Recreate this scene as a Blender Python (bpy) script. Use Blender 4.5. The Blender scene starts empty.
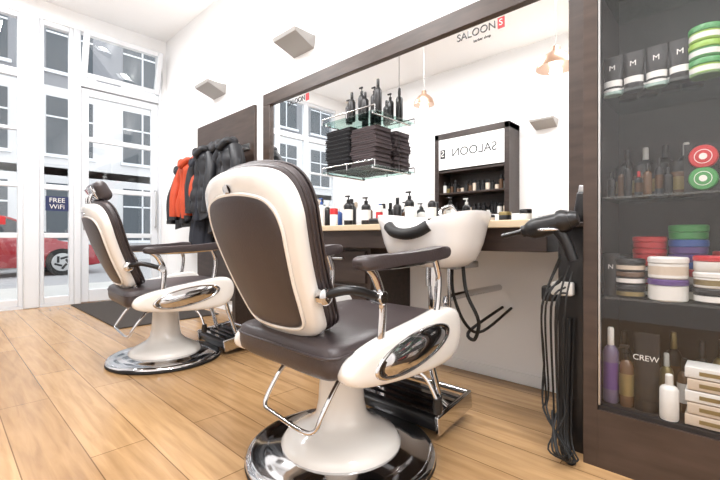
import bpy, bmesh, math, random
from mathutils import Vector, Matrix, Euler
random.seed(4)
sc = bpy.context.scene
COL = sc.collection

# ---------------------------------------------------------------- materials
def lin(h):
    h = h.lstrip('#'); o = []
    for i in (0, 2, 4):
        c = int(h[i:i+2], 16)/255
        o.append(c/12.92 if c <= .04045 else ((c+.055)/1.055)**2.4)
    return (*o, 1)
def mat(name, col, rough=.5, metal=0, coat=0, noise=0, nscale=20, bump=0, emit=0, ecol=None):
    m = bpy.data.materials.new(name); m.use_nodes = True
    nt = m.node_tree; b = nt.nodes['Principled BSDF']
    c = lin(col)
    b.inputs['Base Color'].default_value = c
    b.inputs['Roughness'].default_value = rough
    b.inputs['Metallic'].default_value = metal
    b.inputs['Coat Weight'].default_value = coat
    if emit:
        b.inputs['Emission Color'].default_value = lin(ecol or col)
        b.inputs['Emission Strength'].default_value = emit
    if noise or bump:
        tc = nt.nodes.new('ShaderNodeTexCoord')
        n = nt.nodes.new('ShaderNodeTexNoise'); n.inputs['Scale'].default_value = nscale
        n.inputs['Detail'].default_value = 4
        nt.links.new(tc.outputs['Object'], n.inputs['Vector'])
        if noise:
            mx = nt.nodes.new('ShaderNodeMix'); mx.data_type = 'RGBA'
            mx.inputs[6].default_value = tuple(x*(1-noise) for x in c[:3])+(1,)
            mx.inputs[7].default_value = tuple(min(1, x*(1+noise)) for x in c[:3])+(1,)
            nt.links.new(n.outputs['Fac'], mx.inputs[0]); nt.links.new(mx.outputs[2], b.inputs['Base Color'])
        if bump:
            bp = nt.nodes.new('ShaderNodeBump'); bp.inputs['Strength'].default_value = bump
            bp.inputs['Distance'].default_value = .01
            nt.links.new(n.outputs['Fac'], bp.inputs['Height']); nt.links.new(bp.outputs['Normal'], b.inputs['Normal'])
    return m
def glassmat(name, tint=(1, 1, 1, 1), refl=.08):
    m = bpy.data.materials.new(name); m.use_nodes = True; nt = m.node_tree
    nt.nodes.clear()
    o = nt.nodes.new('ShaderNodeOutputMaterial'); t = nt.nodes.new('ShaderNodeBsdfTransparent')
    g = nt.nodes.new('ShaderNodeBsdfGlossy'); mx = nt.nodes.new('ShaderNodeMixShader')
    t.inputs[0].default_value = tint; g.inputs['Roughness'].default_value = .0
    mx.inputs[0].default_value = refl
    nt.links.new(t.outputs[0], mx.inputs[1]); nt.links.new(g.outputs[0], mx.inputs[2]); nt.links.new(mx.outputs[0], o.inputs[0])
    return m
def woodmat(name, a, b_, scale=(1, 12, 12), rough=.4):
    m = bpy.data.materials.new(name); m.use_nodes = True; nt = m.node_tree; b = nt.nodes['Principled BSDF']
    tc = nt.nodes.new('ShaderNodeTexCoord'); mp = nt.nodes.new('ShaderNodeMapping'); mp.inputs['Scale'].default_value = scale
    n = nt.nodes.new('ShaderNodeTexNoise'); n.inputs['Scale'].default_value = 4; n.inputs['Detail'].default_value = 8
    r = nt.nodes.new('ShaderNodeValToRGB'); r.color_ramp.elements[0].color = lin(a); r.color_ramp.elements[1].color = lin(b_)
    r.color_ramp.elements[0].position = .3; r.color_ramp.elements[1].position = .7
    nt.links.new(tc.outputs['Object'], mp.inputs[0]); nt.links.new(mp.outputs[0], n.inputs['Vector'])
    nt.links.new(n.outputs['Fac'], r.inputs[0]); nt.links.new(r.outputs[0], b.inputs['Base Color'])
    b.inputs['Roughness'].default_value = rough
    return m
def floormat():
    m = bpy.data.materials.new('oak_laminate'); m.use_nodes = True; nt = m.node_tree; b = nt.nodes['Principled BSDF']
    tc = nt.nodes.new('ShaderNodeTexCoord')
    br = nt.nodes.new('ShaderNodeTexBrick')
    br.inputs['Scale'].default_value = 1; br.inputs['Brick Width'].default_value = 1.25; br.inputs['Row Height'].default_value = .19
    br.inputs['Mortar Size'].default_value = .002; br.inputs['Mortar Smooth'].default_value = .1
    br.offset = .37; br.inputs['Bias'].default_value = 0
    br.inputs['Color1'].default_value = lin('#b8946a'); br.inputs['Color2'].default_value = lin('#a27f58'); br.inputs['Mortar'].default_value = lin('#735636')
    nt.links.new(tc.outputs['Object'], br.inputs['Vector'])
    mp = nt.nodes.new('ShaderNodeMapping'); mp.inputs['Scale'].default_value = (1.0, 11, 1)
    n = nt.nodes.new('ShaderNodeTexNoise'); n.inputs['Scale'].default_value = 3; n.inputs['Detail'].default_value = 9; n.inputs['Distortion'].default_value = .5
    nt.links.new(tc.outputs['Object'], mp.inputs[0]); nt.links.new(mp.outputs[0], n.inputs['Vector'])
    r = nt.nodes.new('ShaderNodeValToRGB'); r.color_ramp.elements[0].color = (.76, .73, .70, 1); r.color_ramp.elements[1].color = (1.06, 1.06, 1.06, 1)
    r.color_ramp.elements[0].position = .3; r.color_ramp.elements[1].position = .65
    nt.links.new(n.outputs['Fac'], r.inputs[0])
    mx = nt.nodes.new('ShaderNodeMix'); mx.data_type = 'RGBA'; mx.blend_type = 'MULTIPLY'; mx.inputs[0].default_value = 1
    nt.links.new(br.outputs['Color'], mx.inputs[6]); nt.links.new(r.outputs[0], mx.inputs[7])
    nt.links.new(mx.outputs[2], b.inputs['Base Color'])
    b.inputs['Roughness'].default_value = .22
    bp = nt.nodes.new('ShaderNodeBump'); bp.inputs['Strength'].default_value = .06; bp.inputs['Distance'].default_value = .004
    nt.links.new(n.outputs['Fac'], bp.inputs['Height']); nt.links.new(bp.outputs['Normal'], b.inputs['Normal'])
    return m

M = {}
M['wall'] = mat('white_wall_paint', '#f5f5f5', .8, noise=.01, nscale=3)
M['ceil'] = mat('white_ceiling_paint', '#f7f7f7', .9, noise=.01)
M['floor'] = floormat()
M['dark'] = woodmat('dark_wenge', '#261c18', '#382c27')
M['cabback'] = woodmat('cabinet_back_panel', '#1d1817', '#282220', rough=.6)
M['frame'] = woodmat('mirror_frame_wood', '#34271f', '#493a32', scale=(1, 6, 6))
M['vinyl'] = mat('brown_vinyl', '#3f3738', .40, bump=.12, nscale=160)
M['white'] = mat('cream_plastic', '#ebe8e3', .18, coat=.6)
M['chrome'] = mat('chrome', '#cfcfd1', .07, 1)
M['steel'] = mat('brushed_steel', '#b8b8b8', .3, 1)
M['black'] = mat('black_plastic', '#121113', .35)
M['rubber'] = mat('black_rubber', '#161616', .6)
M['mirror'] = mat('mirror_silver', '#f7f8f8', .0, 1)
M['glass'] = glassmat('window_glass', (.97, .98, .98, 1), .05)
M['cabglass'] = glassmat('cabinet_glass', (.92, .92, .92, 1), .035)
M['shelfglass'] = glassmat('shelf_glass', (.70, .82, .79, 1), .10)
M['upvc'] = mat('white_window_frame', '#dcdfe3', .4)
M['porc'] = mat('porcelain', '#f0efee', .12, coat=.6)
M['beige'] = mat('counter_laminate', '#c6b498', .35)
M['towel_b'] = mat('black_towel', '#17171a', .95, bump=.8, nscale=200)
M['towel_g'] = mat('grey_brown_towel', '#4c4244', .95, bump=.8, nscale=200)
M['copper'] = mat('copper', '#d2b09a', .3, 1)
M['mat'] = mat('door_mat_fibre', '#3a332e', .95, noise=.3, nscale=150, bump=.6)
M['red'] = mat('red_plastic', '#b8242a', .35)
M['green'] = mat('green_plastic', '#3f8c4a', .35)
M['lime'] = mat('lime_plastic', '#8fb545', .35)
M['teal'] = mat('blue_plastic', '#35579a', .35)
M['purple'] = mat('purple_plastic', '#5b3f7e', .35)
M['lilac'] = mat('dark_lilac_plastic', '#6a5f78', .3)
M['label'] = mat('white_label', '#e2e0dc', .5)
M['gold'] = mat('bronze_plastic', '#8a7a50', .3, .4)
M['amber'] = mat('amber_bottle', '#5c4330', .25)
M['carton'] = mat('carton_box', '#cdbdab', .6)
M['asphalt'] = mat('asphalt', '#a6a6a8', .9, noise=.15, nscale=8)
M['paving'] = mat('paving_stone', '#c4c3c0', .9, noise=.1, nscale=3)
M['facade'] = mat('facade_render', '#cfcfd0', .9, noise=.06)
M['facade_d'] = mat('facade_stone_grey', '#85878c', .9, noise=.08)
M['facade_win'] = mat('facade_window', '#434b52', .2)
M['carred'] = mat('car_paint_red', '#8f1420', .25, coat=1)
M['carwhite'] = mat('car_paint_silver', '#cfd4da', .25, coat=1)
M['carglass'] = mat('car_glass', '#20262c', .08)
M['orange'] = mat('orange_nylon', '#b8431f', .6, noise=.2)
M['coatb'] = mat('black_nylon', '#1b1c21', .5, noise=.2)
M['coatn'] = mat('navy_wool', '#23262f', .9, noise=.2)
M['coatg'] = mat('grey_wool', '#3e3e41', .9, noise=.2)
M['navy'] = mat('navy_sign', '#1e2a55', .5)
M['lampwhite'] = mat('lamp_diffuser', '#ffffff', .5, emit=3)
M['sconce'] = mat('sconce_grey', '#a5a29f', .5)
M['mesh_lbl'] = mat('sign_white', '#f5f5f5', .6)

# ---------------------------------------------------------------- mesh builder
def catmull(pts, k=6, closed=False):
    P = [Vector(p) for p in pts]; n = len(P); out = []
    rng = n if closed else n-1
    for i in range(rng):
        if closed: a, b, c, d = P[(i-1) % n], P[i], P[(i+1) % n], P[(i+2) % n]
        else: a, b, c, d = P[max(i-1, 0)], P[i], P[i+1], P[min(i+2, n-1)]
        for j in range(k):
            t = j/k
            out.append(.5*((2*b)+(c-a)*t+(2*a-5*b+4*c-d)*t*t+(3*b-a-3*c+d)*t**3))
    if not closed: out.append(P[-1])
    return out
class MB:
    def __init__(s): s.v = []; s.f = []; s.fm = []; s.mats = []
    def mi(s, m):
        m = M[m] if isinstance(m, str) else m
        if m not in s.mats: s.mats.append(m)
        return s.mats.index(m)
    def face(s, idx, m): s.f.append(idx); s.fm.append(m)
    def box(s, c, d, m, rot=None, taper=1.0):
        k = s.mi(m); b = len(s.v); R = Euler(rot).to_matrix() if rot else Matrix.Identity(3); c = Vector(c)
        for z in (-1, 1):
            t = taper if z > 0 else 1
            for x, y in ((-1, -1), (1, -1), (1, 1), (-1, 1)):
                s.v.append(c+R@Vector((x*d[0]/2*t, y*d[1]/2*t, z*d[2]/2)))
        for q in ((0, 3, 2, 1), (4, 5, 6, 7), (0, 1, 5, 4), (1, 2, 6, 5), (2, 3, 7, 6), (3, 0, 4, 7)):
            s.face([b+i for i in q], k)
        return s
    def bb(s, lo, hi, m):
        return s.box([(a+b)/2 for a, b in zip(lo, hi)], [b-a for a, b in zip(lo, hi)], m)
    def rbox(s, c, d, m, r=.02, n=4, rot=None, bulge=0):
        bm = bmesh.new(); bmesh.ops.create_cube(bm, size=1)
        for v in bm.verts: v.co = Vector((v.co.x*d[0], v.co.y*d[1], v.co.z*d[2]))
        bmesh.ops.bevel(bm, geom=bm.edges[:], offset=r, segments=n, profile=.5, affect='EDGES')
        R = Euler(rot).to_matrix() if rot else Matrix.Identity(3); c = Vector(c); b = len(s.v); k = s.mi(m)
        bm.verts.index_update()
        for v in bm.verts: s.v.append(c+R@v.co)
        for f in bm.faces: s.face([b+v.index for v in f.verts], k)
        bm.free(); return s
    def lathe(s, prof, m, c=(0, 0, 0), n=32, rot=None, sx=1, sy=1):
        R = Euler(rot).to_matrix() if rot else Matrix.Identity(3); c = Vector(c); b = len(s.v)
        for p in prof:
            r = max(p[0], 1e-4)
            for i in range(n):
                a = 2*math.pi*i/n
                s.v.append(c+R@Vector((r*math.cos(a)*sx, r*math.sin(a)*sy, p[1])))
        for j in range(len(prof)-1):
            k = s.mi(prof[j][2] if len(prof[j]) > 2 else m)
            for i in range(n):
                i2 = (i+1) % n
                s.face([b+j*n+i, b+j*n+i2, b+(j+1)*n+i2, b+(j+1)*n+i], k)
        k0 = s.mi(prof[0][2] if len(prof[0]) > 2 else m); k1 = s.mi(prof[-2][2] if len(prof[-2]) > 2 else m)
        s.face([b+i for i in range(n)][::-1], k0)
        s.face([b+(len(prof)-1)*n+i for i in range(n)], k1)
        return s
    def tube(s, pts, r, m, n=10, k=6, smooth=True, closed=False, r2=None, flat=1):
        P = catmull(pts, k, closed) if smooth else [Vector(p) for p in pts]
        b = len(s.v); mm = s.mi(m); N = len(P); up = None
        for i, p in enumerate(P):
            if closed: t = P[(i+1) % N]-P[i-1]
            else: t = P[min(i+1, N-1)]-P[max(i-1, 0)]
            t.normalize()
            if up is None: up = Vector((0, 0, 1)) if abs(t.z) < .9 else Vector((1, 0, 0))
            sd = t.cross(up).normalized(); up = sd.cross(t).normalized()
            rr = r if r2 is None else r+(r2-r)*i/(N-1)
            for j in range(n):
                a = 2*math.pi*j/n
                s.v.append(p+sd*math.cos(a)*rr*flat+up*math.sin(a)*rr)
        for i in range(N if closed else N-1):
            i2 = (i+1) % N
            for j in range(n):
                j2 = (j+1) % n
                s.face([b+i*n+j, b+i*n+j2, b+i2*n+j2, b+i2*n+j], mm)
        if not closed:
            s.face([b+j for j in range(n)][::-1], mm); s.face([b+(N-1)*n+j for j in range(n)], mm)
        return s
    def pillow(s, outline, rings, fn, m, k=4, ctr=None):
        O = [Vector((p[0], p[1], 0)) for p in outline]
        O = catmull(O, k, True); n = len(O)
        if ctr is None: ctr = sum(O, Vector())/n
        else: ctr = Vector((ctr[0], ctr[1], 0))
        b = len(s.v); mm = s.mi(m)
        for sv, h in rings:
            for p in O:
                q = ctr+(p-ctr)*sv; s.v.append(Vector(fn(q.x, q.y, h)))
        for j in range(len(rings)-1):
            for i in range(n):
                i2 = (i+1) % n
                s.face([b+j*n+i, b+j*n+i2, b+(j+1)*n+i2, b+(j+1)*n+i], mm)
        s.face([b+i for i in range(n)][::-1], mm); s.face([b+(len(rings)-1)*n+i for i in range(n)], mm)
        return s
    def build(s, name, parent=None, loc=(0, 0, 0), rot=None, bevel=0, segs=2, angle=38, sub=0):
        me = bpy.data.meshes.new(name); me.from_pydata([tuple(v) for v in s.v], [], s.f)
        for m in s.mats: me.materials.append(m)
        for p, k in zip(me.polygons, s.fm): p.material_index = k
        bm = bmesh.new(); bm.from_mesh(me); bmesh.ops.recalc_face_normals(bm, faces=bm.faces[:]); bm.to_mesh(me); bm.free()
        me.polygons.foreach_set('use_smooth', [True]*len(me.polygons))
        me.set_sharp_from_angle(angle=math.radians(angle))
        o = bpy.data.objects.new(name, me); COL.objects.link(o)
        o.location = loc
        if rot: o.rotation_euler = rot
        if parent: o.parent = parent
        if bevel:
            md = o.modifiers.new('bevel', 'BEVEL'); md.width = bevel; md.segments = segs; md.limit_method = 'ANGLE'; md.angle_limit = math.radians(40)
            md.harden_normals = False
        if sub:
            md = o.modifiers.new('sub', 'SUBSURF'); md.levels = sub; md.render_levels = sub
        return o
def empty(name, loc=(0, 0, 0), rot=None):
    e = bpy.data.objects.new(name, None); COL.objects.link(e); e.location = loc
    e.empty_display_size = .1
    if rot: e.rotation_euler = rot
    return e
def text(name, body, size, loc, rot, m, parent=None, sx=1):
    c = bpy.data.curves.new(name, 'FONT'); c.body = body; c.size = size; c.extrude = .0008; c.align_x = 'CENTER'; c.align_y = 'CENTER'
    o = bpy.data.objects.new(name, c); COL.objects.link(o); o.location = loc; o.rotation_euler = rot; o.scale = (sx, 1, 1)
    c.materials.append(M[m])
    if parent: o.parent = parent
    return o
H = math.pi/2

# ---------------------------------------------------------------- room shell
WY = 2.205; FX = -5.85; OY = -1.4; EX = 2.2; CZ = 3.55
MB().bb((FX-.12, OY-.1, -.1), (EX+.1, WY+.1, 0), 'floor').build('floor')
MB().bb((FX-.12, OY-.1, CZ), (EX+.1, WY+.1, CZ+.1), 'ceil').build('ceiling')
MB().bb((FX-.12, WY, 0), (EX+.1, WY+.1, CZ), 'wall').build('wall_back')
MB().bb((FX-.12, OY-.1, 0), (EX+.1, OY, CZ), 'wall').build('wall_opposite')
MB().bb((EX, OY, 0), (EX+.1, WY, CZ), 'wall').build('wall_right')
w = MB(); w.bb((FX-.12, OY, 3.34), (FX, WY, CZ), 'wall'); w.bb((FX-.12, OY, 0), (FX, -1.1, 3.34), 'wall'); w.bb((FX-.12, 2.13, 0), (FX, WY, 3.34), 'wall')
w.build('wall_front')
MB().bb((-1.6, WY-.014, 0), (-.42, WY, .06), 'wall').build('baseboard_back', bevel=.003)
MB().bb((FX, WY-.014, 0), (-2.25, WY, .06), 'wall').build('baseboard_back_left', bevel=.003)

# windows & door -----------------------------------------------------------
def window(i, y0, y1, bars, z0=.03, z1=3.34, fw=.045):
    e = empty('window_%d' % i, (FX-.05, y0, 0)); wd = y1-y0
    b = MB()
    b.bb((-.04, 0, z0), (.04, fw, z1), 'upvc'); b.bb((-.04, wd-fw, z0), (.04, wd, z1), 'upvc')
    b.bb((-.04, fw, z1-.06), (.04, wd-fw, z1), 'upvc'); b.bb((-.04, fw, z0), (.04, wd-fw, z0+.08), 'upvc')
    for z, h in bars: b.bb((-.035, fw, z-h/2), (.035, wd-fw, z+h/2), 'upvc')
    b.build('frame', e, bevel=.006)
    MB().bb((-.006, fw, z0+.08), (.006, wd-fw, z1-.06), 'glass').build('glass', e)
bars = [(2.66, .09), (2.03, .035), (1.40, .05), (.83, .06)]
window(1, -1.1, -.36, bars); window(2, -.36, .28, bars); window(3, .28, .655, bars)
window(4, .80, 1.13, [(1.40, .06), (.83, .06)])
MB().bb((FX-.12, .655, 0), (FX+.03, .80, 3.34), 'upvc').build('trim_1', bevel=.01)
MB().bb((FX-.12, 1.13, 0), (FX+.02, 1.2, 3.34), 'upvc').build('trim_2', bevel=.008)
MB().bb((FX-.12, 1.2, 2.66), (FX+.02, 2.1, 2.76), 'upvc').build('trim_3', bevel=.008)
MB().bb((FX-.12, 2.1, 0), (FX+.03, 2.13, 3.34), 'upvc').build('trim_4', bevel=.004)
MB().bb((FX-.12, -1.1, 0), (FX+.0, 1.13, .03), 'upvc').build('trim_5')
d = empty('door_1', (FX-.04, 1.2, 0)); b = MB()
b.bb((-.03, 0, .01), (.03, .085, 2.65), 'upvc'); b.bb((-.03, .815, .01), (.03, .9, 2.65), 'upvc')
b.bb((-.03, .085, 2.56), (.03, .815, 2.65), 'upvc'); b.bb((-.03, .085, .01), (.03, .815, .16), 'upvc')
for z in (2.03, 1.40, .83): b.bb((-.025, .085, z-.03), (.025, .815, z+.03), 'upvc')
b.build('leaf', d, bevel=.006)
MB().bb((-.006, .085, .16), (.006, .815, 2.56), 'glass').build('glass', d)
MB().tube([(.03, .04, 1.02), (.08, .04, 1.02), (.08, .15, 1.02)], .01, 'steel', smooth=False).bb((.03, .025, .9), (.036, .06, 1.1), 'steel').tube([(.03, .86, .95), (.07, .86, .95), (.07, .86, 1.45), (.03, .86, 1.45)], .012, 'steel', smooth=False).build('handle', d)
t = empty('window_5', (FX+.0, 1.2, 2.78), (0, math.radians(17), 0)); b = MB()
b.bb((-.03, .0, 0), (.03, .06, .55), 'upvc'); b.bb((-.03, .84, 0), (.03, .9, .55), 'upvc')
b.bb((-.03, .06, 0), (.03, .84, .06), 'upvc'); b.bb((-.03, .06, .49), (.03, .84, .55), 'upvc'); b.build('frame', t, bevel=.006)
MB().bb((-.006, .06, .06), (.006, .84, .49), 'glass').build('glass', t)
MB().tube([(-.06, .9, .5), (.0, .93, .2), (.0, .93, -.9)], .008, 'steel', smooth=False).build('opener_rod', t)
s = empty('wifi_sign', (FX+.0, .965, 1.205))
MB().bb((-.004, -.11, -.085), (.0, .11, .085), 'navy').build('panel', s)
text('lettering', 'FREE\nWiFi', .075, (.004, 0, 0), (H, 0, H), 'label', s)
MB().bb((FX-.043, .46, .95), (FX-.036, .51, 1.04), 'red').build('parking_sticker')
MB().bb((-5.75, 1.08, 0), (-3.95, 2.02, .012), 'mat').build('door_mat', bevel=.004)

# ---------------------------------------------------------------- outside
MB().bb((-40, -30, -.25), (FX-.13, 40, -.12), 'asphalt').build('street_ground')
MB().bb((-8.6, -30, -.12), (FX-.13, 40, -.02), 'paving').build('sidewalk')
b = MB(); b.bb((-22, -20, -.12), (-19, 26, 6.6), 'facade'); b.bb((-22, -20, 6.6), (-19, 26, 16), 'facade_d')
for q, yy in enumerate([i*2.6-18 for i in range(17)]):
    for zz in (.7, 4.0, 7.2, 10.4):
        b.bb((-19.02, yy, zz), (-18.98, yy+1.5, zz+2.2), 'facade_win')
        b.bb((-19.04, yy-.1, zz-.12), (-18.9, yy+1.6, zz), 'upvc'); b.bb((-18.99, yy+.72, zz), (-18.95, yy+.78, zz+2.2), 'upvc')
        b.bb((-18.99, yy, zz+1.4), (-18.95, yy+1.5, zz+1.46), 'upvc')
b.bb((-19.15, -20, 3.2), (-19, 26, 3.5), 'upvc')
b.build('building_across_street')
def car(x, yfront, m):
    e = empty('car', (x, yfront, -.12))
    low = [(0, .35), (.0, .6), (-.12, .72), (-.9, .86), (-1.1, .92), (-3.3, .95), (-3.95, .9), (-4.1, .6), (-4.1, .3), (-2, .22), (-.2, .22)]
    rings = [(.9, -.86), (.985, -.84), (1, -.78), (1, .78), (.985, .84), (.9, .86)]
    MB().pillow(low, rings, lambda u, v, h: (h, u, v), m, k=3).build('body', e, angle=60)
    cab = [(-1.0, .9), (-1.75, 1.38), (-2.3, 1.45), (-3.2, 1.42), (-3.9, .92), (-2.5, .88)]
    MB().pillow(cab, [(.9, -.70), (1, -.66), (1, .66), (.9, .70)], lambda u, v, h: (h*(1.12-.25*max(0, v-.9)/.5), u, v), 'carglass', k=3).build('greenhouse', e, angle=60)
    roof = MB(); roof.rbox((0, -2.55, 1.43), (1.15, 1.25, .05), m, r=.02)
    for sx in (-1, 1):
        roof.tube([(sx*.72, -1.1, .93), (sx*.6, -1.8, 1.38), (sx*.58, -2.5, 1.43), (sx*.6, -3.2, 1.4), (sx*.72, -3.85, .95)], .03, m)
        roof.tube([(sx*.74, -2.45, .93), (sx*.6, -2.45, 1.42)], .03, m, smooth=False)
        roof.rbox((sx*.9, -1.3, .98), (.16, .1, .12), m, r=.03)
    roof.build('roof', e)
    for yy in (-.85, -3.3):
        for sx in (-.82, .82):
            b = MB(); b.lathe([(.33, -.1), (.33, .1)], 'rubber', (sx, yy, .33), rot=(0, H, 0)); b.lathe([(.22, -.112), (.22, .112)], 'steel', (sx, yy, .33), rot=(0, H, 0), n=24)
            for a in range(5):
                b.box((sx*1.137, yy+.11*math.cos(a*1.2566), .33+.11*math.sin(a*1.2566)), (.02, .05, .16), 'black', rot=(a*1.2566+.6, 0, 0))
            b.build('wheel', e)
    MB().rbox((.6, -.05, .6), (.3, .1, .12), 'label', r=.03).build('headlight', e)
    return e
car(-13.0, 2.95, 'carred'); car(-16.0, 1.5, 'carwhite')

# ---------------------------------------------------------------- big framed mirror
e = empty('framed_mirror', (0, WY-.002, 0))
x0, x1, zt, zb = -3.343, -.503, 2.18, .93
b = MB()
b.bb((x0, -.045, zt-.115), (x1, 0, zt), 'frame'); b.bb((x0, -.045, zb), (x0+.115, 0, zt-.115), 'frame'); b.bb((x1-.115, -.045, zb), (x1, 0, zt-.115), 'frame')
b.build('frame', e, bevel=.004)
MB().bb((x0+.115, -.02, zb), (-1.702, -.012, zt-.115), 'mirror').build('mirror_glass', e)
MB().bb((-1.698, -.02, zb), (x1-.115, -.012, zt-.115), 'mirror').build('mirror_glass_2', e)
text('lettering', 'SALOON', .062, (-1.13, -.0215, 2.015), (H, 0, 0), 'black', e)
MB().bb((-.995, -.0225, 1.985), (-.955, -.0205, 2.045), 'red').build('logo_square', e)
text('lettering_s', 'S', .05, (-.975, -.0235, 2.015), (H, 0, 0), 'label', e)
text('lettering_small', 'barber shop', .022, (-1.09, -.0215, 1.965), (H, 0, 0), 'black', e)
text('lettering_left', 'SALOON', .062, (-2.85, -.0215, 2.015), (H, 0, 0), 'black', e)
MB().bb((-2.715, -.0225, 1.985), (-2.675, -.0205, 2.045), 'red').build('logo_square_left', e)

# dark coat panel with coats
p = empty('coat_rack', (0, WY-.001, 0))
MB().bb((-4.80, -.03, .12), (-3.52, 0, 2.137), 'frame').build('panel', p, bevel=.003)
b = MB(); b.bb((-4.75, -.045, 1.70), (-3.6, -.03, 1.76), 'steel')
for i in range(7):
    x = -4.68+i*.17; b.tube([(x, -.045, 1.72), (x, -.10, 1.70), (x, -.12, 1.73), (x, -.12, 1.76)], .007, 'chrome', n=6)
b.build('hook_rail', p)
def coat(name, x, yo, m, wt=.30, L=.9, cuff=None, seed=0, puff=False, zt=1.72, swing=0.0):
    """a garment hung from its collar: shoulders slope down, hem flares, sleeves hang at the sides, open front edge"""
    rnd = random.Random(seed); ph = rnd.random()*6
    b = MB(); n = 56; rings = 48; k = b.mi(m)
    base = len(b.v)
    for j in range(rings):
        t = j/(rings-1); z = -L*t
        sh = min(1, t/.16)
        hw = wt*(.14+.34*math.sin(sh*H)**.9 + .12*max(0, t-.16)); dp = .035+.075*math.sin(min(1, t*5)*H)+.012*math.sin(t*9+ph)
        if puff: q = 1+.11*abs(math.sin(t*L*24)); hw *= q*.96; dp *= q
        for i in range(n):
            a = 2*math.pi*i/n
            fd = min(1, t*2.2)
            fo = 1+.10*math.sin(4*a+ph+t*1.2)*fd+.06*math.sin(9*a+ph*2+t*3)*fd+.025*math.sin(17*a+t*6)*fd
            da = (a-1.5*math.pi); fo -= .38*math.exp(-(da/.13)**2)*min(1, t*4)
            b.v.append(Vector((hw*math.cos(a)*fo+.02*math.sin(t*5+ph)+swing*t, dp*math.sin(a)*fo, z+.04*math.sin(2*a+ph)*t*t)))
    for j in range(rings-1):
        for i in range(n):
            i2 = (i+1) % n
            b.face([base+j*n+i, base+j*n+i2, base+(j+1)*n+i2, base+(j+1)*n+i], k)
    b.face([base+i for i in range(n)], k); b.face([base+(rings-1)*n+i for i in range(n)], k)
    for sx in (-1, 1):
        r = rnd.uniform(-.04, .03); r3 = rnd.uniform(-.02, .03)
        P = [(sx*wt*.34, -.02, -.07), (sx*wt*.56, -.05, -.20), (sx*wt*.60+r*.5, -.08-r3, -.38), (sx*wt*.54+r+swing*.5, -.09-r3, -.62)]
        b.tube(P, .066, m, r2=.046, n=14)
        b.tube([(P[3][0], P[3][1], -.615), (P[3][0]-.002, P[3][1], -.655)], .050, cuff or m, n=12, smooth=False)
    b.tube([(-.085, -.0, -.015), (-.075, -.08, .0), (.0, -.115, -.06), (.075, -.08, .0), (.085, 0, -.015), (0, .03, .04)], .034, m, n=10, closed=True)
    b.build(name, loc=(x, WY-.165-yo, zt), angle=70)
coat('jacket', -4.74, .02, 'coatb', .30, .68, None, 11, False, 1.62)
coat('jacket', -4.50, .07, 'orange', .38, .60, 'coatb', 1, False, 1.66, -.07)
coat('coat', -4.26, .05, 'coatn', .34, .92, None, 2, False, 1.64, .0)
coat('jacket', -4.08, .09, 'coatb', .38, .70, None, 3, True, 1.72)
coat('coat', -3.86, .02, 'coatg', .36, .88, None, 5, False, 1.76)
coat('jacket', -3.66, .05, 'coatb', .38, .98, None, 4, True, 1.74)

# sconces
def sconce(x, z, back=True):
    e = empty('sconce_lamp', (x, WY-.001 if back else OY+.001, z), None if back else (0, 0, math.pi))
    b = MB(); k = b.mi('sconce')
    pts = [(-.16, 0, .03), (.16, 0, .03), (.16, -.22, .03), (-.16, -.22, .03), (-.14, 0, -.075), (.14, 0, -.075), (.155, -.21, .0), (-.155, -.21, .0)]
    q = len(b.v); b.v += [Vector(v) for v in pts]
    for f in ((3, 2, 6, 7), (0, 3, 7, 4), (2, 1, 5, 6), (4, 7, 6, 5), (1, 0, 4, 5)): b.face([q+i for i in f], k)
    b.build('shade', e, bevel=.003)
    MB().bb((-.15, -.21, .018), (.15, -.004, .026), 'lampwhite').build('diffuser', e)
    l = bpy.data.lights.new('sconce_light', 'AREA'); l.shape = 'RECTANGLE'; l.size = .28; l.size_y = .1; l.energy = 3; l.color = (1, .97, .92)
    o = bpy.data.objects.new('sconce_light', l); COL.objects.link(o); o.parent = e; o.location = (0, -.1, .045); o.rotation_euler = (math.pi, 0, 0)
sconce(-2.77, 2.49); sconce(-4.30, 2.48); sconce(-1.93, 2.38, False)

# ---------------------------------------------------------------- counter
WB = WY-.003
c = empty('styling_counter', (0, 0, 0))
MB().bb((-3.30, 1.72, .845), (-.56, WB, .88), 'beige').build('worktop', c, bevel=.004)
MB().bb((-3.28, 1.74, .74), (-.58, WB, .845), 'dark').build('apron', c, bevel=.003)
MB().bb((-3.22, 2.06, .88), (-.60, WB, .928), 'porc').build('ledge', c, bevel=.004)
b = MB(); b.bb((-2.25, 1.80, 0), (-1.62, WB, .74), 'dark')
for i in range(3): b.bb((-2.22, 1.785, .08+i*.22), (-1.65, 1.80, .28+i*.22), 'dark'); b.bb((-2.03, 1.77, .22+i*.22), (-1.84, 1.785, .235+i*.22), 'steel')
b.build('drawer_unit', c, bevel=.003)
MB().bb((-3.28, 1.80, 0), (-3.22, WB, .74), 'dark').build('end_panel', c, bevel=.003)

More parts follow.
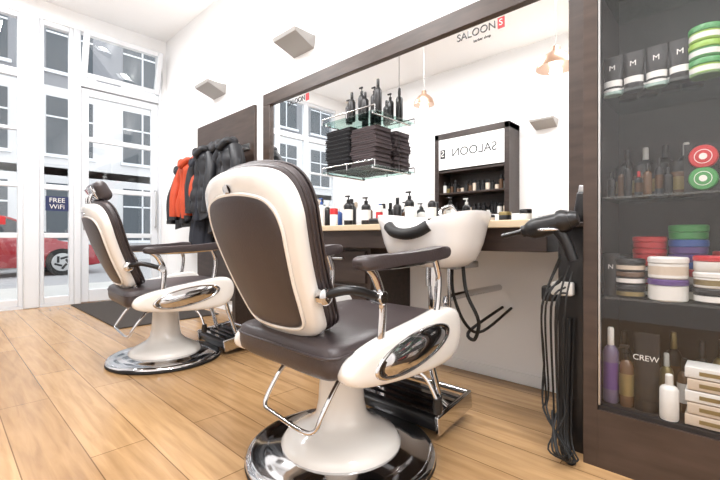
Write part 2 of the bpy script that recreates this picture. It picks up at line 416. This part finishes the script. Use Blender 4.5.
# ---------------------------------------------------------------- barber chair
BACK = [(0, -.005), (.12, 0), (.17, .025), (.188, .09), (.205, .2), (.226, .33), (.234, .40), (.222, .465), (.182, .51), (.1, .535), (0, .543),
        (-.1, .535), (-.182, .51), (-.222, .465), (-.234, .40), (-.226, .33), (-.205, .2), (-.188, .09), (-.17, .025), (-.12, 0)]
def chair(X, Y, rz=0, headrest=False, footz=0):
    e = empty('barber_chair', (X, Y, 0), (0, 0, rz))
    MB().lathe([(.33, 0, 'rubber'), (.348, .006, 'rubber'), (.348, .022, 'chrome'), (.336, .034, 'chrome'), (.32, .036, 'chrome'), (.30, .034, 'chrome'), (.27, .042, 'chrome'), (.2, .055)], 'chrome', n=64).build('base_disc', e, angle=50)
    MB().lathe([(.218, .045), (.221, .058), (.206, .078), (.165, .100), (.12, .125), (.095, .155), (.086, .20), (.080, .30), (.078, .37), (.075, .375)], 'white', n=48).build('pedestal', e, angle=60)
    b = MB(); b.rbox((0, .0, .392), (.34, .40, .05), 'black', r=.012); b.lathe([(.095, .355), (.095, .378)], 'chrome', n=32); b.build('mechanism', e)
    b = MB(); so = [(-.255, -.265), (-.19, -.295), (0, -.30), (.20, -.305), (.265, -.285), (.272, -.2), (.262, 0), (.262, .24), (.255, .31), (.19, .335), (0, .34), (-.19, .335), (-.255, .31), (-.262, .24), (-.262, 0), (-.265, -.18)]
    def sf(u, v, h):
        z = .455+h+.012*v/.33
        if h > .03: z += .012*(1-(u/.3)**2)*(1-(v/.36)**2)
        return (u, v, z)
    b.pillow(so, [(.5, -.05), (.93, -.05), (.985, -.035), (1.0, -.01), (1.0, .02), (.985, .038), (.94, .046), (.8, .05), (.5, .052), (.2, .053)], sf, 'vinyl')
    b.tube([sf(p[0]*1.0, p[1]*1.0, .02) for p in so], .0045, 'vinyl', n=6, closed=True, k=4)
    b.build('seat', e, angle=75)
    prof = [(-.27, .425), (-.235, .462), (-.12, .492), (.1, .525), (.24, .545), (.315, .525), (.34, .46), (.31, .385), (.22, .35), (.0, .35), (-.18, .368), (-.255, .39)]
    for sx in (-1, 1):
        b = MB(); b.pillow(prof, [(.9, -.028), (.97, -.026), (1, -.018), (1, .012), (.975, .024), (.93, .030), (.8, .034), (.4, .036)], lambda u, v, h: (sx*(.285+h), u, v), 'white', k=5)
        b.build('side_panel', e, angle=70)
        el = [(.205*math.cos(a), .058*math.sin(a)) for a in [i*math.pi/8 for i in range(16)]]
        def ef(u, v, h): 
            c_, s_ = math.cos(.16), math.sin(.16)
            return (sx*(.318+h), .03+u*c_-v*s_, .44+u*s_+v*c_)
        b = MB(); b.pillow(el, [(1, 0), (1, .004), (.96, .008), (.9, .007), (.88, .004), (.80, .008), (.6, .017), (.3, .023), (.05, .025)], ef, 'chrome', k=3)
        b.build('side_emblem', e, angle=70)
        b = MB(); ax = sx*.285
        ao = [(-.21, .735), (-.19, .758), (-.05, .763), (.12, .773), (.22, .783), (.262, .775), (.26, .748), (.2, .735), (0, .727), (-.18, .717)]
        b.pillow(ao, [(.6, -.031), (.93, -.030), (1, -.020), (1, .020), (.93, .030), (.6, .031)], lambda u, v, h: (ax+h, u, v-.012), 'vinyl', k=4)
        b.build('arm_pad', e, angle=60)
        b = MB()
        b.tube([(ax, -.165, .715), (ax, -.13, .68), (ax, -.10, .60), (ax, -.105, .5), (ax, -.10, .47)], .016, 'chrome', n=12, flat=.6)
        b.tube([(ax, -.18, .712), (ax, .05, .714), (ax, .22, .728)], .011, 'chrome', n=8)
        b.tube([(ax, .19, .725), (ax, .215, .66), (ax, .21, .58), (ax, .2, .53)], .012, 'chrome', n=10)
        b.tube([(sx*.20, -.285, .63), (sx*.265, -.22, .65), (ax, -.12, .62)], .014, 'black', n=10)
        b.lathe([(.022, -.012), (.026, -.008), (.026, .01), (.02, .014)], 'chrome', c=(sx*.215, -.275, .632), rot=(0, H, 0), n=20)
        b.lathe([(.020, -.022), (.022, -.018), (.022, .018), (.018, .022)], 'chrome', c=(ax, -.115, .62), rot=(0, H, 0), n=20)
        b.build('arm_bracket', e)
    L = math.radians(22)
    def bf(off):
        def f(u, v, h):
            n = h+off+.55*u*u - .02*math.sin(max(0, v)/.54*math.pi)
            return (u, -.245-v*math.sin(L)+n*math.cos(L), .495+v*math.cos(L)+n*math.sin(L))
        return f
    b = MB(); b.pillow(BACK, [(.5, -.024), (.8, -.024), (.95, -.022), (.99, -.012), (1, .0), (1, .018), (.97, .022), (.5, .022)], bf(-.0), 'white', ctr=(0, .28)); b.build('back_shell', e, angle=70)
    ins = [(u*.80, .045+v*.80) for u, v in BACK]
    b = MB(); b.pillow(ins, [(1, .0), (1, -.006), (.97, -.010), (.9, -.012), (.5, -.013), (.1, -.013)], bf(-.021), 'vinyl', ctr=(0, .27))
    b.build('back_inset', e, angle=70)
    b = MB(); b.tube([bf(-.022)(u*.82, .040+v*.805, -.004) for u, v in BACK], .006, 'white', n=6, k=4, closed=True); b.build('back_piping', e)
    cu = [(u*.985, .004+v*1.0) for u, v in BACK]
    b = MB(); b.pillow(cu, [(.6, .0), (.96, .0), (1.0, .012), (1.01, .03), (.99, .048), (.94, .06), (.8, .066), (.5, .06), (.1, .058)], bf(.021), 'vinyl', ctr=(0, .28))
    for hh in (.018, .034, .048):
        b.tube([bf(.021)(u*.992, .28+(v-.28)*1.008, hh) for u, v in BACK], .0045, 'vinyl', n=6, k=4, closed=True)
    b.build('back_cushion', e, angle=75)
    b = MB(); b.pillow([(.022*math.cos(a), .016*math.sin(a)) for a in [i*math.pi/6 for i in range(12)]], [(1, 0), (1, -.003), (.6, -.004)], lambda u, v, h: bf(-.026)(u, v+.492, h), 'chrome'); b.build('badge', e)
    b = MB(); b.tube([(-.14, -.18, .46), (-.14, -.215, .49), (-.14, -.23, .56)], .014, 'chrome'); b.tube([(.14, -.18, .46), (.14, -.215, .49), (.14, -.23, .56)], .014, 'chrome'); b.build('back_hinge', e)
    b = MB(); b.tube([(-.09, -.10, .385), (-.09, -.19, .355), (-.095, -.255, .27), (-.085, -.275, .235), (-.05, -.275, .225), (.10, -.265, .205), (.145, -.25, .215), (.155, -.23, .26), (.15, -.15, .35), (.145, -.08, .385)], .0075, 'chrome', n=10, k=5)
    b.tube([(.24, .05, .37), (.30, .1, .33), (.34, .12, .25)], .007, 'chrome', n=8); b.lathe([(.014, -.02), (.017, 0), (.014, .03)], 'black', (.342, .12, .23), n=12)
    b.build('lever', e)
    b = MB()
    for sx in (-1, 1):
        b.tube([(sx*.15, .20, .40), (sx*.15, .33, .37), (sx*.15, .37, .28), (sx*.16, .42, .12)], .014, 'chrome', n=10, flat=1)
    b.build('footrest_bars', e)
    b = MB(); b.rbox((0, .43, .07), (.43, .24, .045), 'black', r=.01, rot=(math.radians(8), 0, 0))
    for i in range(5): b.box((0, .345+i*.042, .092+i*.0058), (.40, .020, .006), 'chrome', rot=(math.radians(8), 0, 0))
    for sx in (-1, 1):
        b.rbox((sx*.222, .435, .08), (.018, .27, .08), 'chrome', r=.006, rot=(math.radians(8), 0, 0))
        b.tube([(sx*.16, .42, .12), (sx*.2, .42, .10)], .013, 'chrome', smooth=False)
    b.tube([(-.22, .56, .125), (.22, .56, .125)], .012, 'chrome', smooth=False)
    b.build('footrest', e)
    if headrest:
        b = MB()
        for sx in (-.05, .05): b.tube([(sx, -.40, .95), (sx, -.435, 1.02), (sx, -.41, 1.08)], .008, 'chrome')
        b.tube([(-.11, -.42, 1.075), (.11, -.42, 1.075)], .012, 'chrome', smooth=False)
        b.rbox((0, -.38, 1.075), (.27, .075, .12), 'vinyl', r=.034, n=5, rot=(math.radians(30), 0, 0))
        b.rbox((0, -.420, 1.06), (.20, .012, .08), 'chrome', r=.005, rot=(math.radians(30), 0, 0))
        b.build('headrest', e)
    return e
chair(-1.078, 1.035)
chair(-2.78, 1.045, math.radians(-3), True)

# ---------------------------------------------------------------- shampoo basin
e = empty('shampoo_basin', (-.995, 1.52, -.012))
def basin():
    b = MB(); n = 64; mm = b.mi('porc')
    def ring(a, b_, z, k=2.8, dip=0, yo=0, zc=0):
        pts = []
        for i in range(n):
            t = 2*math.pi*i/n; c_, s_ = math.cos(t), math.sin(t)
            x = a*abs(c_)**(2/k)*(1 if c_ > 0 else -1); y = b_*abs(s_)**(2/k)*(1 if s_ > 0 else -1)+yo
            zz = z
            if y < 0: zz -= dip*math.exp(-(x/.10)**2)*min(1, (-y/b_)**2)
            zz += zc*(abs(x)/.26)**2
            pts.append(Vector((x*.88, y, zz)))
        return pts
    R = [ring(.09, .08, .685, yo=.02), ring(.16, .12, .69, yo=.01), ring(.21, .16, .725), ring(.24, .178, .79, dip=.01), ring(.258, .19, .85, dip=.05, zc=.01), ring(.275, .198, .875, dip=.065, zc=.03), ring(.274, .196, .890, dip=.065, zc=.03),
         ring(.245, .18, .890, dip=.06, zc=.025), ring(.23, .165, .88, dip=.05, zc=.01), ring(.215, .15, .84, dip=.03), ring(.18, .125, .77), ring(.1, .07, .73), ring(.02, .02, .725)]
    for r in R: b.v += r
    for j in range(len(R)-1):
        for i in range(n):
            i2 = (i+1) % n; b.face([j*n+i, j*n+i2, (j+1)*n+i2, (j+1)*n+i], mm)
    b.face(list(range(n)), mm); b.face([(len(R)-1)*n+i for i in range(n)], mm)
    b.build('bowl', e, angle=80)
basin()
MB().tube([(-.10, -.185, .862), (-.06, -.20, .838), (0, -.203, .828), (.06, -.20, .838), (.10, -.185, .862)], .024, 'rubber', n=12).build('neck_rest', e)
b = MB(); b.lathe([(.03, .60), (.03, .69)], 'chrome', n=20); b.tube([(0, 0, .62), (0, 0, .5), (0, .03, .47), (0, .1, .47), (0, .13, .5), (0, .16, .53), (0, .682, .53)], .018, 'chrome', n=12, k=4)
b.tube([(.07, .05, .70), (.07, .06, .56), (.1, .12, .42), (.09, .3, .36), (.07, .682, .42)], .007, 'rubber', n=8)
b.tube([(.12, .05, .72), (.15, .03, .58), (.19, .06, .46), (.14, .12, .36), (.02, .3, .35), (.02, .682, .42)], .008, 'rubber', n=8)
b.tube([(.03, .09, .70), (.03, .09, .44)], .009, 'chrome', smooth=False); b.tube([(-.03, .09, .70), (-.03, .09, .5)], .009, 'chrome', smooth=False)
b.build('plumbing', e)
MB().rbox((0, .12, .69), (.22, .2, .03), 'steel', r=.006).build('bracket', e)
b = MB(); b.lathe([(.022, .88), (.022, .93), (.015, .94)], 'chrome', (0.02, .17, 0), n=20); b.tube([(.02, .17, .925), (.02, .12, .955), (.02, .05, .94), (.02, .03, .92)], .010, 'chrome'); b.build('tap', e)

# ---------------------------------------------------------------- hairdryer stand
s = empty('appliance_stand', (-.462, 1.64, 0))
MB().bb((-.045, 0, 0), (.045, .30, .84), 'black').bb((-.06, -.01, .84), (.047, .31, .86), 'dark').build('column', s, bevel=.004)
MB().rbox((-.02, -.025, .61), (.075, .045, .05), 'label', r=.008).rbox((-.075, .0, .585), (.05, .05, .06), 'black', r=.01).build('charger', s)
MB().tube([(-.03, 0, .8), (-.04, -.05, .82), (-.04, -.075, .83)], .008, 'chrome').tube([(-.04+.04*math.cos(i*.5236), -.115+.04*math.sin(i*.5236), .83) for i in range(12)], .006, 'chrome', closed=True, k=3).build('holder', s)
h = empty('hair_dryer', (-.515, 1.53, .845), (0, math.radians(-14), math.radians(4))); h.scale = (.84, .84, .84)
MB().lathe([(.026, -.13), (.036, -.11), (.042, -.04), (.048, .02), (.046, .05), (.034, .075), (.026, .085), (.026, .10)], 'black', rot=(0, -H, 0), n=28).build('barrel', h, angle=60)
MB().lathe([(.026, 0), (.022, .03), (.024, .09)], 'black', c=(-.098, 0, 0), rot=(0, -H, 0), n=24, sx=.5, sy=1.35).build('nozzle', h)
MB().tube([(.04, 0, -.02), (.06, .0, -.08), (.07, 0, -.17)], .026, 'black', r2=.020, n=14).build('handle', h)
MB().lathe([(.05, .0), (.052, .02), (.04, .045)], 'black', c=(.055, 0, 0), rot=(0, H, 0), n=28).build('rear_grille', h)
b = MB(); b.rbox((0, 0, .06), (.045, .035, .12), 'black', r=.012); b.rbox((0, 0, .13), (.04, .012, .03), 'steel', r=.003); b.build('hair_trimmer', loc=(-.455, 1.72, .86), rot=(0, .15, 0))
b = MB()
for i in range(9):
    r = random.Random(i+3); ox = r.uniform(-.035, .035)
    b.tube([(-.46+ox, 1.58, .74-.02*i), (-.49+ox*2, 1.53, .55), (-.505+ox*1.6, 1.57+.005*i, .35-.03*i), (-.50+ox*1.8, 1.57, .15), (-.46-ox*2, 1.55-.012*i, .02+.006*i), (-.43+ox, 1.53, .012+.004*i), (-.47+ox, 1.60, .08), (-.465+ox, 1.62, .5)], .0035, 'rubber', n=6)
b.build('power_cables')

# ---------------------------------------------------------------- display cabinet
c = empty('display_cabinet', (-.405, 1.584, 0)); W = 1.0; TOP = 2.5
b = MB()
b.bb((0, 0, 0), (.045, .62, TOP), 'frame'); b.bb((W-.045, 0, 0), (W, .62, TOP), 'frame')
b.bb((.045, .0, 0), (W-.045, .6, .20), 'frame'); b.bb((.045, 0, TOP-.1), (W-.045, .6, TOP), 'frame'); b.bb((.045, .34, .2), (W-.045, .36, TOP-.1), 'cabback')
b.bb((.045, .012, .20), (W-.045, .34, .215), 'cabback'); b.bb((.045, .0, .2), (.0455, .34, TOP-.1), 'cabback')
b.build('carcass', c, bevel=.003)
for z in (.595, .945, 1.31, 1.68, 2.05):
    MB().bb((.046, .03, z-.008), (W-.046, .34, z), 'shelfglass').build('shelf', c)
MB().bb((.046, .004, .225), (W/2-.002, .010, TOP-.11), 'cabglass').bb((W/2+.002, .004, .225), (W-.046, .010, TOP-.11), 'cabglass').build('glass_door', c)
MB().bb((.048, -.002, .22), (.054, .012, TOP-.1), 'steel').build('door_edge', c)
def jar(name, x, y, z, r, h, body, lid, lf=.35, band=None):
    b = MB(); hb = h*(1-lf)
    p = [(r*.94, 0, body), (r, .004, body)]
    if band: p += [(r, hb*.25, band), (r, hb*.8, body)]
    p += [(r, hb-.002, body), (r*.95, hb, lid), (r*1.03, hb+.002, lid), (r*1.03, h-.004, lid), (r*.96, h)]
    b.lathe(p, body, n=28); return b.build(name, loc=(x, y, z+.0005))
def bottle(name, x, y, z, r, h, body, cap, band=None, pump=False):
    b = MB(); hb = h*.72
    p = [(r*.9, 0, body), (r, .006, body)]
    if band: p += [(r, hb*.25, band), (r, hb*.75, body)]
    p += [(r, hb*.92, body), (r*.8, hb, body), (r*.4, hb*1.06, cap), (r*.42, hb*1.07, cap), (r*.4, h*.98 if not pump else h*.86, cap), (r*.3, h if not pump else h*.87)]
    b.lathe(p, body, n=24)
    if pump: b.tube([(0, 0, h*.85), (0, 0, h*.97)], r*.16, cap, smooth=False); b.rbox((-r*.3, 0, h*.98), (r*1.3, r*.5, h*.05), cap, r=h*.015)
    return b.build(name, loc=(x, y, z+.0005))
def tubeb(name, x, y, z, w, h, body, band='label', cap='black', txt=None):
    b = MB(); n = 24; secs = [(0, .5, .5, cap), (.14, .5, .5, cap), (.141, .48, .46, body), (.2, .49, .45, band), (.36, .5, .38, body), (.62, .51, .26, body), (.9, .52, .08, body), (1, .52, .03, body)]
    base = len(b.v)
    for t, a, d, m in secs:
        for i in range(n):
            q = 2*math.pi*i/n; b.v.append(Vector((w*a*math.cos(q), w*.8*d*math.sin(q), h*t)))
    for j in range(len(secs)-1):
        for i in range(n):
            b.face([base+j*n+i, base+j*n+(i+1) % n, base+(j+1)*n+(i+1) % n, base+(j+1)*n+i], b.mi(secs[j][3]))
    b.face([base+i for i in range(n)][::-1], b.mi(cap)); b.face([base+(len(secs)-1)*n+i for i in range(n)], b.mi(body))
    o = b.build(name, loc=(x, y, z+.0005))
    if txt:
        tl = math.atan2(w*.8*.2, h*.3)
        text('label_text', txt, w*(.36 if len(txt) > 1 else .46), (0, -w*.8*.20-.004, h*.68), (H-tl*.65, 0, 0), 'label', o)
    return o
y = 1.67
for i, x in enumerate((-.33, -.268, -.203, -.14)): tubeb('styling_cream_tube', x, y, 1.31, .058, .14, 'black', 'label', 'label' if i % 2 == 0 else 'black', 'M')
for i in range(4): tubeb('styling_cream_tube', -.3+i*.062, y+.09, 1.31, .056, .13, 'black')
for k in range(3): jar('hair_wax_jar', -.078, y, 1.31+k*.052, .042, .050, 'lime' if k != 1 else 'green', 'green' if k != 1 else 'lime', .4, 'label')
for k in range(2): jar('hair_wax_jar', .01, y, 1.31+k*.052, .040, .050, 'lime', 'green', .4, 'label')
for i, x in enumerate((-.335, -.31, -.285, -.258, -.228, -.2, -.172)): bottle('hair_tonic_bottle', x, y+.0+.03*(i % 2), .945, .0125, .09+.02*(i % 3), 'black' if i not in (1, 4) else 'amber', 'black' if i != 3 else 'red', 'amber' if i % 2 else None)
for i, x in enumerate((-.32, -.265, -.21, -.155)): jar('hair_wax_jar', x, y+.11, .945, .026, .12, 'amber' if i % 2 else 'black', 'black', .3, 'gold')
for i, x in enumerate((-.32, -.26, -.2, -.14)): bottle('hair_tonic_bottle', x, y+.19, .945, .024, .2, 'black', 'label' if i % 2 else 'black', 'amber')
for z, m in ((1.053, 'red'), (.985, 'green')):
    b = MB(); b.lathe([(.034, -.012, m), (.036, -.01, m), (.036, .008, m), (.033, .012, m), (.022, .0125, 'label'), (.020, .0128, m), (.010, .014, 'label'), (.008, .0142)], m, rot=(H, 0, 0), n=32)
    b.build('pomade_tin', loc=(-.082, 1.64, z+.0))
b = MB().bb((-.13, 1.655, .9455), (-.03, 1.69, 1.1), 'black').build('tin_display_block')
# third row - two deep, stacked
tubeb('styling_cream_tube', -.333, y-.01, .595, .050, .15, 'black', 'black', 'black', 'N')
for k, (bo, li, ba) in enumerate((('black', 'black', 'gold'), ('black', 'amber', 'label'), ('black', 'black', 'carton'))): jar('hair_wax_jar', -.276, y-.01, .595+k*.045, .043, .043, bo, li, .4, ba)
for k in range(5): jar('hair_wax_jar', -.235, y+.09, .595+k*.042, .050, .041, 'red' if k in (1, 3, 4) else 'black', 'red' if k > 1 else 'black', .45, 'red' if k >= 3 else 'label')
for k in range(2): jar('hair_mask_jar', -.172, y-.01, .595+k*.072, .054, .070, 'label', 'purple' if k == 0 else 'label', .28, 'carton' if k else None)
for k, (bo, li) in enumerate((('label', 'black'), ('label', 'red'), ('teal', 'purple'), ('purple', 'teal'), ('green', 'green'))): jar('hair_wax_jar', -.128, y+.105, .595+k*.050, .054, .049, bo, li, .5)
for k, (bo, li, ba) in enumerate((('black', 'black', 'label'), ('label', 'label', 'gold'), ('label', 'red', None))): jar('hair_wax_jar', -.058, y-.005, .595+k*.05, .050, .049, bo, li, .35, ba)
jar('hair_wax_jar', -.02, y+.105, .595, .045, .09, 'label', 'red', .3); jar('hair_wax_jar', -.02, y+.105, .686, .045, .07, 'red', 'red', .3)
jar('hair_wax_jar', -.325, y+.09, .595, .033, .09, 'black', 'gold', .3); jar('hair_wax_jar', -.325, y+.09, .686, .033, .05, 'black', 'black', .3, 'label')
# bottom row
bottle('shampoo_bottle', -.335, y-.01, .215, .025, .265, 'lilac', 'label', 'purple'); bottle('shampoo_bottle', -.286, y-.015, .215, .022, .21, 'amber', 'black', 'gold', True)
bottle('shampoo_bottle', -.31, y+.08, .215, .026, .24, 'black', 'black', 'label'); bottle('shampoo_bottle', -.25, y+.11, .215, .026, .21, 'label', 'black', 'gold')
tubeb('shampoo_tube', -.230, y-.01, .215, .072, .26, 'black', 'black', 'black', 'CREW')
bottle('hair_tonic_bottle', -.182, y+.05, .215, .020, .19, 'gold', 'label'); bottle('lotion_bottle', -.165, y-.045, .215, .026, .145, 'label', 'label')
bottle('hair_tonic_bottle', -.135, y+.06, .215, .020, .18, 'amber', 'black', 'label'); bottle('hair_tonic_bottle', -.09, y+.09, .215, .02, .24, 'black', 'black', 'label'); bottle('hair_tonic_bottle', -.17, y+.13, .215, .024, .25, 'black', 'gold', 'amber')
bottle('hair_tonic_bottle', -.045, y+.10, .215, .022, .25, 'gold', 'black', 'label')
b = MB()
for i in range(5): b.rbox((-.06+(i % 2)*.006, 1.655, .2345+i*.037), (.13, .09, .034), 'carton' if i not in (2, 4) else 'label', r=.003); b.bb((-.09, 1.609, .228+i*.037), (-.03, 1.611, .24+i*.037), 'gold')
b.build('soap_box_stack')
for x in (.07, .16, .26, .38, .48):
    for z, hh in ((.215, .2), (.595, .11), (.945, .12), (1.31, .12)): jar('hair_wax_jar', x, y+.03, z, .04, hh, random.choice(['black', 'label', 'amber']), random.choice(['black', 'red', 'green']))
for x in (-.3, -.2, -.1, .0): jar('hair_wax_jar', x, y+.05, 1.68, .04, .08, 'black', 'label')

# ---------------------------------------------------------------- towel shelf on mirror
e = empty('glass_towel_shelf', (0, WY-.024, 0)); b = MB()
for z in (1.285, 1.645): b.bb((-2.25, -.215, z-.01), (-1.73, 0, z), 'shelfglass')
b.build('glass', e)
b = MB()
for z in (1.285, 1.645):
    for x in (-2.22, -1.76): b.tube([(x, 0, z-.016), (x, -.2, z-.016)], .006, 'chrome', smooth=False); b.lathe([(.012, 0), (.012, .02)], 'chrome', (x, -.2, z-.02), n=12)
    b.tube([(-2.25, -.218, z+.03), (-1.73, -.218, z+.03)], .005, 'chrome', smooth=False)
    for x in (-2.25, -1.99, -1.73): b.tube([(x, -.218, z-.012), (x, -.218, z+.03)], .004, 'chrome', smooth=False)
b.build('rails', e)
def towels(x, w, n, m, z=1.286, h=.03):
    b = MB()
    for i in range(n):
        r = random.Random(i*7+int(x*100)); dx = r.uniform(-.010, .010)
        zz = z+h*(i+.5); ww = w/2-.004+r.uniform(-.008, .004)
        pr = [(-ww, -h*.45), (ww*.9, -h*.47), (ww, -h*.2), (ww, h*.2), (ww*.9, h*.44), (-ww, h*.42), (-ww*1.01, h*.1)]
        b.pillow(pr, [(.9, -.085), (1, -.08), (1, .08), (.9, .085)], lambda u, v, hh: (x+dx+u, WY-.128+hh, zz+v+.002*math.sin(u*40+i)), m, k=3)
        b.bb((x+dx-ww*.9, WY-.215, zz-.0015), (x+dx+ww*.92, WY-.2, zz+.0015), 'black')
    b.build('folded_towel_stack', angle=60)
towels(-2.11, .25, 10, 'towel_b'); towels(-1.86, .23, 9, 'towel_g')
for i, x in enumerate((-2.1, -2.04, -1.97, -1.91, -1.85, -1.79)): bottle('spray_bottle', x, WY-.11-.03*(i % 2), 1.645, .026, .18+.03*(i % 3), 'black', 'black', None, i % 2 == 0)

# ---------------------------------------------------------------- counter clutter
Z = .88
def brushjar(x, y, z):
    e = empty('brush_jar', (x, y, z+.0005)); MB().lathe([(.035, 0), (.038, .01), (.038, .1), (.034, .1), (.034, .02)], 'label', n=24).build('jar', e)
    b = MB()
    for i in range(6):
        a = i*1.05; b.tube([(0, 0, .02), (.045*math.cos(a), .04*math.sin(a), .18)], .005, ['amber', 'black', 'carton'][i % 3], smooth=False, n=6)
        b.lathe([(.006, 0), (.014, .02), (.012, .045)], ['carton', 'black', 'label'][i % 3], (.047*math.cos(a), .042*math.sin(a), .17), n=10)
    b.build('brushes', e)
brushjar(-2.47, 1.90, Z); brushjar(-2.35, 1.99, Z)
items = [(-3.05, 1.9, .03, .14, 'amber', 'black'), (-2.95, 1.95, .03, .12, 'label', 'black'), (-2.85, 1.9, .035, .09, 'red', 'black'), (-2.76, 1.98, .028, .17, 'label', 'red'), (-2.68, 1.9, .03, .10, 'carton', 'black'), (-2.60, 1.96, .026, .15, 'lime', 'label'), (-2.55, 1.86, .022, .14, 'amber', 'gold'),
         (-2.26, 1.87, .026, .16, 'label', 'black'), (-2.20, 1.97, .03, .19, 'black', 'label'), (-2.14, 1.86, .024, .20, 'label', 'teal'), (-2.06, 1.95, .028, .14, 'teal', 'label'), (-2.0, 1.85, .027, .12, 'label', 'red'), (-1.95, 1.97, .033, .19, 'black', 'black'), (-1.88, 1.87, .03, .2, 'black', 'black'), (-1.80, 1.98, .028, .15, 'amber', 'label'), (-1.73, 1.88, .03, .18, 'black', 'black'), (-1.66, 1.97, .03, .14, 'label', 'black'),
         (-1.61, 1.87, .022, .12, 'red', 'label'), (-1.54, 1.96, .026, .17, 'black', 'black'), (-1.44, 1.95, .028, .20, 'black', 'black'), (-1.37, 1.88, .022, .13, 'label', 'black'), (-1.30, 1.98, .025, .18, 'black', 'label')]
for i, (x, yy, r, hh, bo, ca) in enumerate(items):
    if hh < .13: jar('cosmetic_jar', x, yy, Z, r, hh, bo, ca)
    else: bottle('trigger_bottle' if i % 2 else 'aftershave_bottle', x, yy, Z, r, hh, bo, ca, 'label' if bo == 'black' and i % 2 else None, i % 2 == 1)
b = MB(); b.rbox((0, 0, .02), (.16, .05, .035), 'black', r=.012); b.rbox((.09, 0, .02), (.03, .042, .012), 'steel', r=.003); b.build('hair_clipper', loc=(-1.54, 1.80, Z))
b = MB(); b.rbox((0, 0, .02), (.2, .12, .035), 'label', r=.008); b.build('tool_tray', loc=(-2.72, 1.79, Z))
jar('cosmetic_jar', -.85, 1.95, Z, .03, .05, 'black', 'gold'); jar('cosmetic_jar', -.95, 1.98, Z, .03, .04, 'carton', 'black'); jar('cosmetic_jar', -.76, 1.98, Z, .028, .06, 'label', 'black')

# ---------------------------------------------------------------- opposite side (seen in the mirror)
e = empty('retail_shelf_unit', (-2.90, OY+.001, 0)); b = MB(); w2 = .6
b.bb((-w2, 0, 0), (-w2+.07, .36, 2.42), 'dark'); b.bb((w2-.07, 0, 0), (w2, .36, 2.42), 'dark'); b.bb((-w2, 0, 2.33), (w2, .36, 2.42), 'dark'); b.bb((-w2+.07, 0, 0), (w2-.07, .02, 2.33), 'dark')
for z in (.1, .75, 1.15, 1.5, 1.84): b.bb((-w2+.07, .02, z-.03), (w2-.07, .34, z), 'dark')
b.build('carcass', e, bevel=.004)
MB().bb((-w2+.07, .33, 1.86), (w2-.07, .35, 2.33), 'mesh_lbl').build('sign_panel', e)
text('sign_lettering', 'SALOON', .18, (.06, .353, 2.1), (H, 0, math.pi), 'black', e)
MB().bb((-.50, .351, 2.03), (-.41, .354, 2.17), 'coatg').build('sign_logo', e)
text('sign_logo_s', 'S', .13, (-.455, .356, 2.1), (H, 0, math.pi), 'label', e)
b = MB()
for z in (.75, 1.15, 1.5):
    for dy in (.12, .25):
        x = -.48
        while x < .5:
            r = random.uniform(.022, .036); hh = random.uniform(.08, .2)
            m = random.choice(['black', 'label', 'amber', 'black', 'black', 'gold', 'carton'])
            b.lathe([(r, 0, m), (r, hh*.7, 'black'), (r*.6, hh*.75, 'black'), (r*.6, hh)], m, (x, dy, z), n=14); x += r*2+.008
b.build('product_row', e)
def pendant(x, y, z, r=.15):
    e = empty('pendant_lamp', (x, y, z))
    MB().lathe([(r, 0), (r*.98, .02), (r*.85, .07), (r*.55, .12), (r*.25, .15), (r*.22, .19), (r*.1, .2), (r*.08, .195), (r*.2, .145), (r*.5, .115), (r*.82, .065), (r*.95, .01)], 'copper', n=36).build('shade', e, angle=60)
    MB().tube([(0, 0, .19), (0, 0, CZ-z)], .003, 'steel', smooth=False).build('cord', e)
    MB().lathe([(.01, -.01), (.035, .01), (.045, .05), (.03, .09), (.015, .12)], 'lampwhite', n=20).build('bulb', e)
    l = bpy.data.lights.new('bulb_light', 'POINT'); l.energy = 8; l.shadow_soft_size = .05; l.color = (1, .97, .93)
    o = bpy.data.objects.new('bulb_light', l); COL.objects.link(o); o.parent = e; o.location = (0, 0, -.03)
pendant(-1.20, .54, 2.33, .165); pendant(-3.1, -.16, 2.6, .14)

# ---------------------------------------------------------------- lights
for i, (x, yy) in enumerate([(-4.6, .4), (-2.6, .4), (-.6, .4), (1.2, .4)]):
    e = empty('ceiling_light', (x, yy, CZ))
    MB().bb((-.62, -.17, -.05), (.62, .17, 0), 'steel').bb((-.6, -.15, -.056), (.6, .15, -.05), 'lampwhite').build('fixture', e)
    l = bpy.data.lights.new('panel_light', 'AREA'); l.shape = 'RECTANGLE'; l.size = 1.2; l.size_y = .3; l.energy = 72; l.color = (.99, .99, 1)
    o = bpy.data.objects.new('panel_light', l); COL.objects.link(o); o.parent = e; o.location = (0, 0, -.07)
w = bpy.data.worlds.new('overcast_sky'); sc.world = w; w.use_nodes = True
bg = w.node_tree.nodes['Background']; bg.inputs[0].default_value = (.94, .965, 1, 1); bg.inputs[1].default_value = 2.4

# ---------------------------------------------------------------- camera
cd = bpy.data.cameras.new('camera'); cam = bpy.data.objects.new('camera', cd); COL.objects.link(cam)
cd.lens = 20; cd.sensor_width = 36; cd.shift_y = -2/720; cd.clip_start = .02
cam.location = (0, 0, .8); cam.rotation_euler = (H, 0, math.radians(43.5)); sc.camera = cam
sc.view_settings.view_transform = 'Standard'
